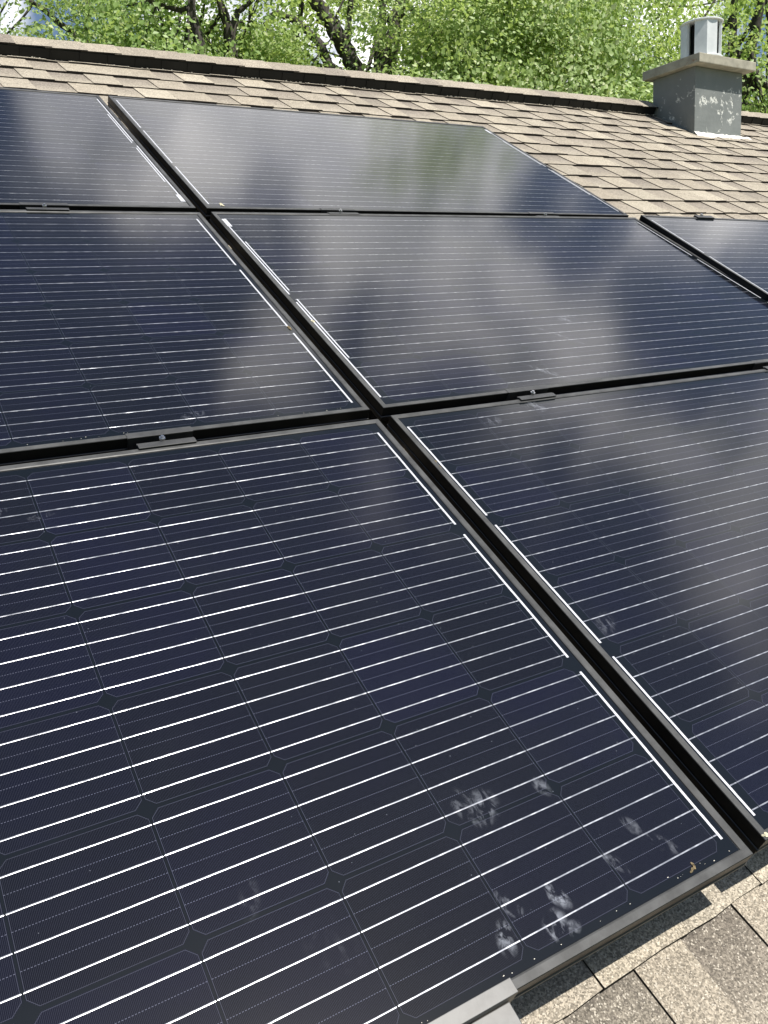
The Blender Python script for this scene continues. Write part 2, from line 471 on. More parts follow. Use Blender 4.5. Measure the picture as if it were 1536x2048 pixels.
# ridge vent (black plastic) and the cap shingles nailed over it
V_VENT = 3.878
rv = MB()
CH0, CH1 = 3.915, 4.395            # chimney stands between these u
TV = 0.050
for ua, ub in ((U_MIN, CH0 - 0.004), (CH1 + 0.004, U_MAX)):
    rv.box(ua, ub, V_VENT, V_RIDGE - 0.004, 0.002, TV, 0, 0.003)
    n = int((ub - ua) / 0.12)
    for i in range(n):
        uu = ua + 0.06 + i * 0.12
        rv.box(uu, uu + 0.004, V_VENT - 0.003, V_VENT + 0.01, 0.0095, TV - 0.004, 0)
rv.build('ridge_vent', M_black, house, local=MR)
rv2 = MB(); rv2.box(U_MIN, U_MAX, 0.0, V_RIDGE - V_VENT, 0.002, TV, 0)
rv2.build('ridge_vent', M_black, house, local=MRB)
for ua, ub in ((U_MIN, CH0 - 0.004), (CH1 + 0.004, U_MAX)):
    cp = MB()
    u = ua
    while u < ub - 0.02:
        w = min(0.145, ub - u)
        c = rnd.choice(BEIGE + TAUPE[:2]); j = rnd.uniform(.8, 1.0)
        c = tuple((.55 * q + .45 * p) * j for p, q in zip((.31, .27, .22), c)) + (1,)
        z0a = TV + 0.005; lift = 0.0045; over = rnd.uniform(0.0, 0.008)
        ve = V_VENT - 0.003 + rnd.uniform(-.003, .003); vr = V_RIDGE + 0.004
        # each cap laps the next one: its exposed end rides up
        for side in (0, 1):
            if side == 0:
                vs = [(u, ve, z0a), (u + w + .03, ve - over * .3, z0a + lift), (u + w + .03, vr, z0a + lift + .004), (u, vr, z0a + .004)]
                vs2 = [(x, y, z - .005) for x, y, z in vs]
                cp.add(vs, [(0, 1, 2, 3)], 0, [c] * 4)
                cp.add(vs2, [(3, 2, 1, 0)], 1)
                for p, q in ((0, 1), (1, 2)):
                    cp.add([vs[p], vs2[p], vs2[q], vs[q]], [(0, 1, 2, 3)], 1)
        u += w
    cp.build('ridge_cap', [M_shingle, M_edge], house, colors=True, local=MR)
cb2 = MB()
u = U_MIN
while u < U_MAX:
    c = rnd.choice(BEIGE + TAUPE) + (1,)
    cb2.add([(u, -.004, TV + .012), (u + .145, -.004, TV + .017), (u + .145, .17, TV + .013), (u, .17, TV + .008)], [(0, 1, 2, 3)], 0, [c] * 4)
    u += .145
cb2.build('ridge_cap', [M_shingle], house, colors=True, local=MRB)

# walls under the roof
M_wall = plain('painted_siding', (0.55, 0.53, 0.48), 0.7, 0, 0.4, 0.1, 6.0)
MRU = Matrix.Rotation(PHI * math.cos(TH), 4, 'Z')
eave = MR @ Vector((0, V0 + K_MIN * EXPO, 0)); ridge = MR @ Vector((0, V_RIDGE, 0)); reave = MRB @ Vector((0, 30 * EXPO, 0))
wl = MB()
y0 = eave.y + 0.45; y1 = reave.y - 0.45
zr = lambda yy: ridge.z - 0.24 - abs(yy - ridge.y) * math.tan(TH)
for xx in (U_MIN + .35, U_MAX - .35):
    prof = [(y0, 0.0), (y1, 0.0), (y1, zr(y1)), (ridge.y, zr(ridge.y)), (y0, zr(y0))]
    vs = [(xx - .06, a, z) for a, z in prof] + [(xx + .06, a, z) for a, z in prof]
    wl.add(vs, [(0, 1, 2, 3, 4), (9, 8, 7, 6, 5)] + [(i, 5 + i, 5 + (i + 1) % 5, (i + 1) % 5) for i in range(5)])
wl.box(U_MIN + .41, U_MAX - .41, y0, y0 + .12, 0, zr(y0))
wl.box(U_MIN + .41, U_MAX - .41, y1 - .12, y1, 0, zr(y1))
wl.build('wall', M_wall, house)

# chimney: painted masonry block with a concrete crown slab
def chimney_mat():
    m, t, b = new_mat('peeling_grey_paint')
    oc = t.n('ShaderNodeTexCoord').outputs['Object']
    n1 = t.noise(oc, 13.0, 5.0, 0.62, 0.5)
    n2 = t.noise(oc, 60.0, 4.0, 0.65, 0.3)
    sp = t.n('ShaderNodeSeparateXYZ'); t.set(sp.inputs[0], oc)
    sepz = sp.outputs[2]
    base = t.mix(t.ss(t.noise(oc, 5.0, 4.0), 0.35, 0.7), (0.165, 0.178, 0.172, 1), (0.205, 0.218, 0.210, 1))
    # flaked patches, mostly half-way up each face
    reg = t.ss(t.m('ABSOLUTE', t.m('SUBTRACT', sepz, 0.20)), 0.02, 0.24, 0.055, -0.07)
    pat = t.m('MULTIPLY', t.ss(t.m('ADD', n1, reg), 0.60, 0.66), t.ss(n2, 0.43, 0.53))
    low = t.ss(t.m('ADD', sepz, t.m('MULTIPLY', t.m('SUBTRACT', n2, 0.5), 0.12)), -0.005, 0.018, 0.95, 0.0)
    col = t.mix(t.m('MAXIMUM', pat, low), base, (0.66, 0.665, 0.62, 1))
    t.set(b.inputs['Base Color'], col)
    b.inputs['Roughness'].default_value = 0.6
    bp = t.n('ShaderNodeBump'); bp.inputs['Strength'].default_value = 0.35; bp.inputs['Distance'].default_value = 0.006
    t.set(bp.inputs['Height'], t.m('ADD', t.noise(oc, 30.0, 5.0, 0.6), t.m('MULTIPLY', pat, -0.4))); t.set(b.inputs['Normal'], bp.outputs[0])
    return m
def slab_mat():
    m, t, b = new_mat('weathered_concrete_slab')
    oc = t.n('ShaderNodeTexCoord').outputs['Object']
    a = t.noise(oc, 16.0, 5.0, 0.6)
    c = t.mix(t.ss(a, 0.3, 0.7), (0.27, 0.255, 0.205, 1), (0.40, 0.375, 0.30, 1))
    r_ = t.ss(t.noise(oc, 28.0, 3.0, 0.6), 0.62, 0.75, 0.0, 0.7)
    c = t.mix(r_, c, (0.24, 0.14, 0.075, 1))
    t.set(b.inputs['Base Color'], c); b.inputs['Roughness'].default_value = 0.85
    bp = t.n('ShaderNodeBump'); bp.inputs['Strength'].default_value = 0.4; bp.inputs['Distance'].default_value = 0.006
    t.set(bp.inputs['Height'], a); t.set(b.inputs['Normal'], bp.outputs[0])
    return m
M_chim = chimney_mat(); M_slab = slab_mat()
M_seal = plain('white_sealant', (0.72, 0.71, 0.66), 0.7, 0, 0.4, 0.15, 60.0, 0.6)
cb_w = MR @ Vector((3.92, 3.520, 0.003))            # front left foot of the chimney
MC = Matrix.Translation(cb_w) @ Matrix.Rotation(PHI * 0.9, 4, 'Z')
CWID, CDEP, CH = 0.470, 0.325, 0.398
chim = MB()
chim.box(0, CWID, 0, CDEP, -0.30, CH, 0, 0.004)
chim_o = chim.build('chimney', M_chim, house, local=MC)
capm = MB()
capm.box(-0.050, CWID + 0.045, -0.066, CDEP + 0.045, CH + 0.001, CH + 0.055, 0, 0.005)
capm.build('chimney_cap', M_slab, chim_o)
seal = MB()
# lumpy sealant smeared along the foot of the front face
pts = []
for i in range(25):
    f = i / 24; uu = -0.004 + f * (CWID + 0.09)
    pts.append((uu, rnd.uniform(0.012, 0.032) + 0.02 * math.sin(f * 9) ** 2, rnd.uniform(0.003, 0.009)))
vs = []
for uu, wd, hh in pts:
    vs += [(uu, -0.001, 0.014 + hh), (uu, -wd * .5, hh - wd * .5 * math.tan(TH) + .008), (uu, -wd, -wd * math.tan(TH) + 0.010), (uu, -wd - .002, -wd * math.tan(TH) - .004)]
seal.add(vs, [(i * 4 + j, i * 4 + 4 + j, i * 4 + 5 + j, i * 4 + 1 + j)[::-1] for i in range(24) for j in range(3)])
seal.build('sealant', M_seal, chim_o, smooth=True)

# galvanised chimney vent: drum of bent panels between two plates
M_galv = plain('white_painted_metal', (0.72, 0.74, 0.74), 0.40, 0.1, 0.5, 0.08, 14.0)
M_dark = plain('dark_flue_interior', (0.012, 0.012, 0.012), 0.8)
vent_base = cb_w + Vector((0.178, 0.105, CH + 0.056))
azc = math.atan2(cw.y - vent_base.y, cw.x - vent_base.x)
fv = thing('chimney_vent', 'round white metal chimney vent with dark slots on top of the grey chimney', 'chimney vent', Matrix.Translation(vent_base) @ Matrix.Rotation(azc, 4, 'Z'))
RV = 0.124; HV = 0.208
def disc(z0, z1, r, lip=0.004, n=40):
    mb = MB(); rings = [(z0, r - lip), (z0 + .003, r), (z1 - .003, r), (z1, r - lip), (z1 + 0.006, 0.02)]
    vs = []
    for z, rr in rings:
        vs += [(rr * math.cos(2 * math.pi * k / n), rr * math.sin(2 * math.pi * k / n), z) for k in range(n)]
    fs = [(i * n + k, i * n + (k + 1) % n, (i + 1) * n + (k + 1) % n, (i + 1) * n + k) for i in range(len(rings) - 1) for k in range(n)]
    fs += [list(range(n))[::-1], [(len(rings) - 1) * n + k for k in range(n)]]
    mb.add(vs, fs); return mb
disc(0.012, 0.026, RV + 0.006).build('base_plate', M_galv, fv)
disc(HV + 0.012, HV + 0.024, RV + 0.007).build('top_plate', M_galv, fv)
pd = MB(); pd.tube([(0, 0, 0.0), (0, 0, 0.0115)], [RV * .8, RV * .85], 24); pd.build('collar', M_galv, fv)
co = MB(); co.tube([(0, 0, 0.0265), (0, 0, HV + .0115)], [RV * .52] * 2, 24); co.build('inner_pipe', M_dark, fv)
for q in range(4):
    gap0 = R(-31 + 93 * q)     # gap centres, seen from the roof's front
    a0 = gap0 + R(10.5); a1 = gap0 + R(93 if q < 3 else 81) - R(10.5)
    mid = (a0 + a1) / 2
    pm = MB()
    prof = [(a0, RV - .014), (a0 + .035, RV * .985), (mid, RV * 1.035), (a1 - .035, RV * .985), (a1, RV - .018)]
    vs = []
    for a, rr in prof:
        for z in (0.0265, HV + .0115):
            vs.append((rr * math.cos(a), rr * math.sin(a), z))
            vs.append(((rr - .002) * math.cos(a), (rr - .002) * math.sin(a), z))
    fs = []
    for i in range(len(prof) - 1):
        o = i * 4
        fs += [(o, o + 4, o + 6, o + 2), (o + 1, o + 3, o + 7, o + 5)]
    e_ = (len(prof) - 1) * 4
    fs += [(0, 2, 3, 1), (e_, e_ + 1, e_ + 3, e_ + 2)]
    pm.add(vs, fs)
    pm.build('panel', M_galv, fv)

# ------------------------------------------------------------------ solar panels
def frame_mesh():
    mb = MB()
    LW = 0.0125
    prof = [(0.0008, 0.0), (LW - 0.0026, 0.0), (LW - 0.0006, -0.0010), (LW, -0.0019), (LW, -0.0030), (0.0022, -0.0032), (0.0022, -0.031), (0.024, -0.0312), (0.024, -0.033), (0.0, -0.033),
            (0.0, -0.0262), (-0.0014, -0.0250), (-0.0014, -0.0222), (0.0, -0.0212), (0.0, -0.0008)]
    n = len(prof)
    vs = []
    for c in range(4):
        for d, z in prof:
            vs.append((d if c in (0, 3) else PW - d, d if c in (0, 1) else PH - d, z))
    fs = []
    for c in range(4):
        for i in range(n):
            j = (i + 1) % n
            fs.append((c * n + i, c * n + j, ((c + 1) % 4) * n + j, ((c + 1) % 4) * n + i))
    mb.add(vs, fs)
    return mb
FR = frame_mesh()

def ribbon(parent, x, ya, yb_, w=0.0040):
    mb = MB()
    n = 8
    for i in range(n):
        a = ya + (yb_ - ya) * i / n; b_ = ya + (yb_ - ya) * (i + 1) / n
        o = random.uniform(-.0002, .0002)
        mb.box(x - w / 2 + o, x + w / 2 + o, a, b_ - 0.0000, -0.00195, -0.00170)
    return mb.build('bus_ribbon', M_ribbon, parent)

def ribbons(parent, side, style):
    xs = lambda d: d if side == 'L' else PW - d
    if style == 'single':
        for a, b_ in ((.0325, .320), (.349, .639), (.666, .949)):
            ribbon(parent, xs(.0175 if side == 'L' else .0238), a, b_)
    else:
        flip = (lambda v: v) if style == 'box_top' else (lambda v: PH - v)
        for d, a, b_, w in ((.0165, .500, .930, .004), (.0165, .04, .46, .004), (.0245, .52, .80, .0035), (.0245, .20, .475, .0035)):
            a, b_ = sorted((flip(a), flip(b_)))
            ribbon(parent, xs(d), a, b_, w)
        a, b_ = sorted((flip(.895), flip(.945)))
        mb = MB(); mb.box(xs(.0195) - .0065, xs(.0195) + .0065, a, b_, -.0016, -.0012, 0)
        mb.build('solder_tab', M_ribbon, parent)

def solar_panel(u, v, label, left, right_, smudges, tilt=(0, 0), place=None, gx=None):
    mat = place if place is not None else MP @ Matrix.Translation((u, v, 0)) @ Matrix.Rotation(tilt[0], 4, 'X') @ Matrix.Rotation(tilt[1], 4, 'Y')
    t = thing('solar_panel', label, 'solar panel', mat, 'black framed solar panels on the roof')
    if not solar_panel.first:
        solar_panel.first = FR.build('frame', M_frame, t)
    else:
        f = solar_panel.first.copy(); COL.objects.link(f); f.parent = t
    g = MB()
    g.add([(0.003, 0.003, -0.002), (PW - .003, 0.003, -0.002), (PW - .003, PH - .003, -0.002), (0.003, PH - .003, -0.002)], [(0, 1, 2, 3)])
    g.add([(0.003, 0.003, -0.007), (PW - .003, 0.003, -0.007), (PW - .003, PH - .003, -0.007), (0.003, PH - .003, -0.007)], [(3, 2, 1, 0)], 1)
    gl = g.build('cell_glass', [cell_material('solar_cells_' + str(solar_panel.count), smudges, gx if gx is not None else GX), M_back], t)
    solar_panel.count += 1
    ribbons(t, 'L', left); ribbons(t, 'R', right_)
    return t
solar_panel.first = None; solar_panel.count = 0
ROW = PH + GV; CO = PW + GU
Lx = lambda q: PW + q      # photo u (from the right edge) -> local x on the left column
A_sm = [(Lx(-.3372), .0786, .022, .013, 1.9, .8), (Lx(-.2782), .0620, .022, .012, 2.0, 1.0), (Lx(-.303), .0360, .026, .016, .6, .9), (Lx(-.363), .0481, .024, .014, 1.2, .75),
        (Lx(-.2985), .1901, .034, .026, .5, .5), (Lx(-.315), .200, .020, .030, .2, .45), (Lx(-.1822), .0645, .024, .010, 2.2, .6), (Lx(-.1071), .0613, .03, .012, 2.3, .4), (Lx(-.128), .095, .02, .012, 2.2, .35),
        (Lx(-.285), .026, .014, .010, .1, .6), (Lx(-.205), .185, .012, .018, .3, .5), (Lx(-.599), .1976, .03, .014, 1.2, .10), (Lx(-.54), .12, .03, .04, .5, .07), (Lx(-.72), .88, .02, .01, .6, .4), (Lx(-.66), .86, .03, .008, .2, .3)]
B_sm = [(.055, .38, .03, .02, .8, .35), (.36, .96, .035, .028, .3, .5), (.22, .93, .03, .02, .2, .25)]
D_sm = [(.75, .30, .045, .03, .3, .45), (.66, .22, .10, .006, 2.3, .3), (.49, .07, .07, .012, 2.4, .4), (.62, .12, .05, .02, .4, .2)]
C_sm = [(Lx(-.93), .55, .012, .08, .5, .4), (Lx(-.35), .05, .03, .012, .2, .3)]
G_sm = [(.32, .05, .04, .02, .3, .25)]
P_A = solar_panel(-PW, -.003, 'nearest solar panel, crossed by bright busbars and marked with whitish dust smudges', 'box_top', 'single', A_sm)
P_B = solar_panel(GU, .003, 'solar panel right of the nearest one, reflecting pale clouds, at the array lower edge', 'single', 'box_top', B_sm, gx=.034)
P_C = solar_panel(-PW, ROW, 'dark solar panel directly above the nearest dust smudged panel', 'box_top', 'single', C_sm)
P_D = solar_panel(GU, ROW, 'solar panel in the middle row mirroring a broad grey cloud bank', 'box_top', 'single', D_sm, (R(.12), R(-.10)), gx=.034)
M_E = MP @ Matrix.Translation((1.701, 2.000, 0.020)) @ Matrix.Rotation(R(-2.5), 4, 'Z') @ Matrix.Translation((0, -PH, 0))   # sits a little proud and askew
P_E = solar_panel(0, 0, 'solar panel at the right edge below the open shingles, mirroring pale sky', 'single', 'box_top', [], place=M_E, gx=.034)
P_F = solar_panel(-PW, 2 * ROW, 'solar panel at the top left with bluish sheen and a dry seed cluster', 'single', 'box_bottom', [])
P_G = solar_panel(GU, 2 * ROW, 'solar panel in the top row mirroring the trees beside the open shingles', 'single', 'box_top', G_sm, (R(.1), 0), gx=.034)

# ------------------------------------------------------------------ clamps between the panels
def clamp(uc, v_low, label, first=None):
    """mid clamp: lip over the upper panel's frame, plate on the lower panel's frame, bolt in the gap"""
    mat = MP @ Matrix.Translation((uc, v_low, 0))
    if clamp.proto is not None:
        c = copy_tree(clamp.proto); c.matrix_world = mat; c['label'] = label
        return c
    t = thing('panel_clamp', label, 'clamp', mat, 'clamps holding neighbouring solar panels')
    s = MB()
    s.box(-.055, .062, GV - .0020, GV + .0130, 0.0002, 0.0013, 0, .0003)
    s.box(-.055, .062, GV - .0022, GV - .0003, -.033, 0.0002, 0)
    s.build('upper_lip', M_clamp, t)
    l = MB()
    l.box(-.046, .056, -.0070, 0.0050, 0.0015, 0.0042, 0, .0006)
    l.box(-.046, .056, 0.0012, 0.0095, -0.030, 0.0021, 0)
    l.build('lower_plate', M_clamp, t)
    b = MB()
    b.prism([(0.0058 * math.cos(math.pi / 3 * k + .3), 0.0125 + 0.0058 * math.sin(math.pi / 3 * k + .3)) for k in range(6)], -.010, 0.0070)
    b.prism([(0.0030 * math.cos(math.pi / 5 * k), 0.0125 + 0.0030 * math.sin(math.pi / 5 * k)) for k in range(10)], 0.0070, 0.0105)
    b.build('bolt', M_steel, t)
    clamp.proto = t
    return t
clamp.proto = None
clamp(-.4315, PH - .001, 'black clamp with bolt between the nearest solar panel and the dark panel above it')
clamp(.4119, PH + .001, 'black clamp joining the grey cloud panel to the panel below it, near their left ends')
clamp(1.275, PH + .001, 'black clamp joining the grey cloud panel to the panel below it, at the photo edge')
clamp(-.4011, ROW + PH, 'black clamp between the dark panel and the top left panel')
clamp(.444, ROW + PH, 'black clamp under the top row tree reflecting panel, nearer its left corner')
clamp(1.257, ROW + PH, 'black clamp under the top row tree reflecting panel, nearer its right corner')
# top clip on the far right panel
tc = thing('panel_clamp', 'small black clip on the top edge of the far right panel by the shingles', 'clamp', M_E @ Matrix.Translation((0.335, PH, 0)), 'clamps holding neighbouring solar panels')
m_ = MB(); m_.box(-.045, .050, -.0120, 0.010, 0.0004, 0.0045, 0, .0008); m_.box(-.045, .050, .0012, .010, -.05, .0003); m_.build('lower_plate', M_clamp, tc)
m_ = MB(); m_.prism([(0.006 * math.cos(math.pi / 3 * k), 0.014 + 0.006 * math.sin(math.pi / 3 * k)) for k in range(6)], -.03, 0.008); m_.build('bolt', M_steel, tc)
# end clamp on the near lower edge
ec = thing('end_clamp', 'bare grey end clamp with bolt on the lower edge of the nearest panel', 'clamp', MP @ Matrix.Translation((-.44, -.003, 0)))
M_mill = plain('grey_clamp_metal', (0.11, 0.11, 0.11), 0.5, 0.7, 0.5, 0.2, 45.0)
m_ = MB(); m_.box(-.075, .055, -.0025, .0130, .0004, .0022, 0, .0006); m_.box(-.075, .055, -.0025, -.0016, -.034, .0003); m_.build('upper_lip', M_mill, ec)
m_ = MB(); m_.box(-.070, .048, -.040, -.0030, -.0165, -.0125, 0, .0010); m_.box(-.070, .048, -.040, -.0375, -.045, -.0166); m_.build('lower_plate', M_mill, ec)
m_ = MB()
m_.prism([(0.0105 * math.cos(math.pi / 12 * k), -.020 + 0.0105 * math.sin(math.pi / 12 * k)) for k in range(24)], -.0124, -0.0108)
m_.prism([(0.0068 * math.cos(math.pi / 3 * k + .2), -.020 + 0.0068 * math.sin(math.pi / 3 * k + .2)) for k in range(6)], -.0107, -0.0040)
m_.build('bolt', M_steel, ec)
m_ = MB(); m_.box(-.045, .02, -.030, .05, -.113, -.046, 0, .003); m_.build('foot', M_clamp, ec)

# ------------------------------------------------------------------ windblown seeds on the glass
M_seed = plain('dry_seed_husk', (0.27, 0.21, 0.12), 0.8, 0, 0.2, 0.4, 400.0)
M_seed2 = plain('pale_seed_husk', (0.62, 0.58, 0.42), 0.7, 0, 0.3, 0.2, 400.0)
def seed(u, v, label, wings, size, mat_, rotz, z=-.0018):
    mb = MB()
    r_ = random.Random(int(u * 1e4) + 5)
    for wv in range(wings):
        a = r_.uniform(0, 6.28); ox = r_.uniform(-1, 1) * size * .5 * (wings > 1); oy = r_.uniform(-1, 1) * size * .35 * (wings > 1)
        ln = size * r_.uniform(.7, 1.1)
        prof = [(0, .10), (.2, .2), (.45, .13), (.7, .24), (1, .06)]
        vs = []
        for f, w in prof:
            h = .0006 + .0028 * math.sin(f * 3.1) * r_.uniform(.7, 1.2)
            for s_ in (-1, 0, 1):
                x_, y_ = f * ln, s_ * w * ln
                vs.append((ox + x_ * math.cos(a) - y_ * math.sin(a), oy + x_ * math.sin(a) + y_ * math.cos(a), h * (1.0 if s_ == 0 else .35)))
        fs = [(i * 3 + j, i * 3 + j + 1, i * 3 + j + 4, i * 3 + j + 3) for i in range(4) for j in range(2)]
        mb.add(vs, fs)
    o = mb.build('seed_husk', mat_)
    o.matrix_world = MP @ Matrix.Translation((u, v, z)) @ Matrix.Rotation(rotz, 4, 'Z')
    o['label'] = label; o['category'] = 'seed'; o['group'] = 'dry seeds lying on the panels'
    return o
seed(-.0255, .641 + ROW - .30, 'yellowish seed husk on a white ribbon of the dark middle left panel', 2, .012, M_seed, .3)
seed(.040, .824, 'tan seed husk at the left edge of the lower right panel', 2, .010, M_seed, 1.1)
seed(-.092, .0145, 'golden seed husk at the lower right corner of the nearest panel', 3, .008, M_seed, .4)
seed(-.545, 2 * ROW + .03, 'cluster of dry tan seeds on the lower edge of the top left panel', 6, .022, M_seed, .2)
seed(GU + .018, ROW + .37, 'pale seed flakes at the left edge of the grey cloud panel', 4, .010, M_seed2, .2)
seed(.085, 2 * ROW + .028, 'small whitish husk on the lower left edge of the top row tree reflecting panel', 3, .012, M_seed2, .9)
seed(GU + .004, .009, 'pale green seed on the lower left corner of the lower right panel', 3, .010, M_seed2, .1, 0.0)

# grit gathered along lower lips (countless specks)
gr = MB(); rr = random.Random(9)
for (u0, u1, vb, n) in ((-PW, -.02, -.003 + .0145, 70), (GU, GU + PW, ROW + .0145, 24), (-PW, 0, ROW + .0145, 36)):
    for i in range(n):
        uu = rr.uniform(u0, u1); vv = vb + abs(rr.gauss(0, .0035)); s_ = rr.uniform(.0003, .0009)
        gr.box(uu, uu + s_ * rr.uniform(.8, 2.2), vv, vv + s_, -.0019, -.0019 + s_ * .6)
for i in range(260):
    uu = rr.uniform(-.6, 3.9); vv = 3.872 - abs(rr.gauss(0, .006)); s_ = rr.uniform(.0012, .004)
    p = MP.inverted() @ MR @ Vector((uu, vv, .010))
    gr.box(p.x, p.x + s_ * 1.5, p.y, p.y + s_, p.z, p.z + s_)
go = gr.build('grit', plain('pale_grit', (0.6, 0.56, 0.48), 0.8), None, local=MP)
go['kind'] = 'stuff'; go['label'] = 'pale grit and seed fluff caught along panel edges and the ridge vent'; go['category'] = 'grit'

# ------------------------------------------------------------------ ground
M_grass = plain('lawn', (0.06, 0.10, 0.025), 0.9, 0, 0.2, 0.5, 3.0)
gd = MB()
gd.add([(-600, -600, 0), (600, -600, 0), (600, 600, 0), (-600, 600, 0)], [(0, 1, 2, 3)])
g_o = gd.build('ground', M_grass); g_o['kind'] = 'structure'

# ------------------------------------------------------------------ trees
def leaf_mat(name, c0, c1, c2):
    m, t, b = new_mat(name)
    at = t.n('ShaderNodeAttribute', attribute_name='tone')
    sp = t.n('ShaderNodeSeparateColor'); t.set(sp.inputs[0], at.outputs['Color'])
    col = t.mix(sp.outputs[0], (*c0, 1), (*c1, 1))
    col = t.mix(t.m('GREATER_THAN', sp.outputs[1], 0.86), col, (*c2, 1))
    t.set(b.inputs['Base Color'], col)
    b.inputs['Roughness'].default_value = 0.45
    b.inputs['Specular IOR Level'].default_value = 0.4
    tr = t.n('ShaderNodeBsdfTranslucent'); t.set(tr.inputs[0], t.mix(0.5, col, (0.50, 0.62, 0.12, 1)))
    mx = t.n('ShaderNodeMixShader'); mx.inputs[0].default_value = 0.45
    out = m.node_tree.nodes['Material Output']
    m.node_tree.links.new(b.outputs[0], mx.inputs[1]); m.node_tree.links.new(tr.outputs[0], mx.inputs[2]); m.node_tree.links.new(mx.outputs[0], out.inputs[0])
    return m
M_leafA = leaf_mat('leaves_yellow_green', (0.27, 0.38, 0.10), (0.43, 0.56, 0.19), (0.58, 0.64, 0.34))
M_leafB = leaf_mat('leaves_mid_green', (0.22, 0.34, 0.10), (0.37, 0.51, 0.17), (0.55, 0.62, 0.33))
M_leafC = leaf_mat('leaves_pale_green', (0.29, 0.40, 0.14), (0.45, 0.58, 0.24), (0.6, 0.66, 0.38))
def bark_mat(name, a, b_):
    m, t, bs = new_mat(name)
    oc = t.n('ShaderNodeTexCoord').outputs['Object']
    mp = t.n('ShaderNodeMapping'); mp.inputs['Scale'].default_value = (1, 1, .22); t.set(mp.inputs[0], oc)
    n = t.noise(mp.outputs[0], 14.0, 6.0, 0.7, .5)
    t.set(bs.inputs['Base Color'], t.mix(t.ss(n, .35, .65), (*a, 1), (*b_, 1))); bs.inputs['Roughness'].default_value = .9
    bp = t.n('ShaderNodeBump'); bp.inputs['Strength'].default_value = .8; bp.inputs['Distance'].default_value = .03
    t.set(bp.inputs['Height'], n); t.set(bs.inputs['Normal'], bp.outputs[0])
    return m
M_bark = bark_mat('dark_bark', (0.022, 0.019, 0.016), (0.075, 0.065, 0.055))
M_bark2 = bark_mat('grey_bark', (0.10, 0.088, 0.07), (0.26, 0.23, 0.19))

def at_px(px, py, dist):
    """point seen at a photo pixel, at a horizontal distance from the camera"""
    d = ray(px, py); k = dist / math.hypot(d.x, d.y)
    return cw + d * k

def wander(p0, p1, n, amp, r_):
    p0 = Vector(p0); p1 = Vector(p1); L = (p1 - p0).length; out = []
    off = Vector((0, 0, 0))
    for i in range(n + 1):
        f = i / n
        off += Vector((r_.gauss(0, 1), r_.gauss(0, 1), r_.gauss(0, .6))) * amp * L / n
        out.append(p0.lerp(p1, f) + off * math.sin(min(1, f * 1.15) * math.pi * .5 + 0) * (1 if f < 1 else 1))
    return out

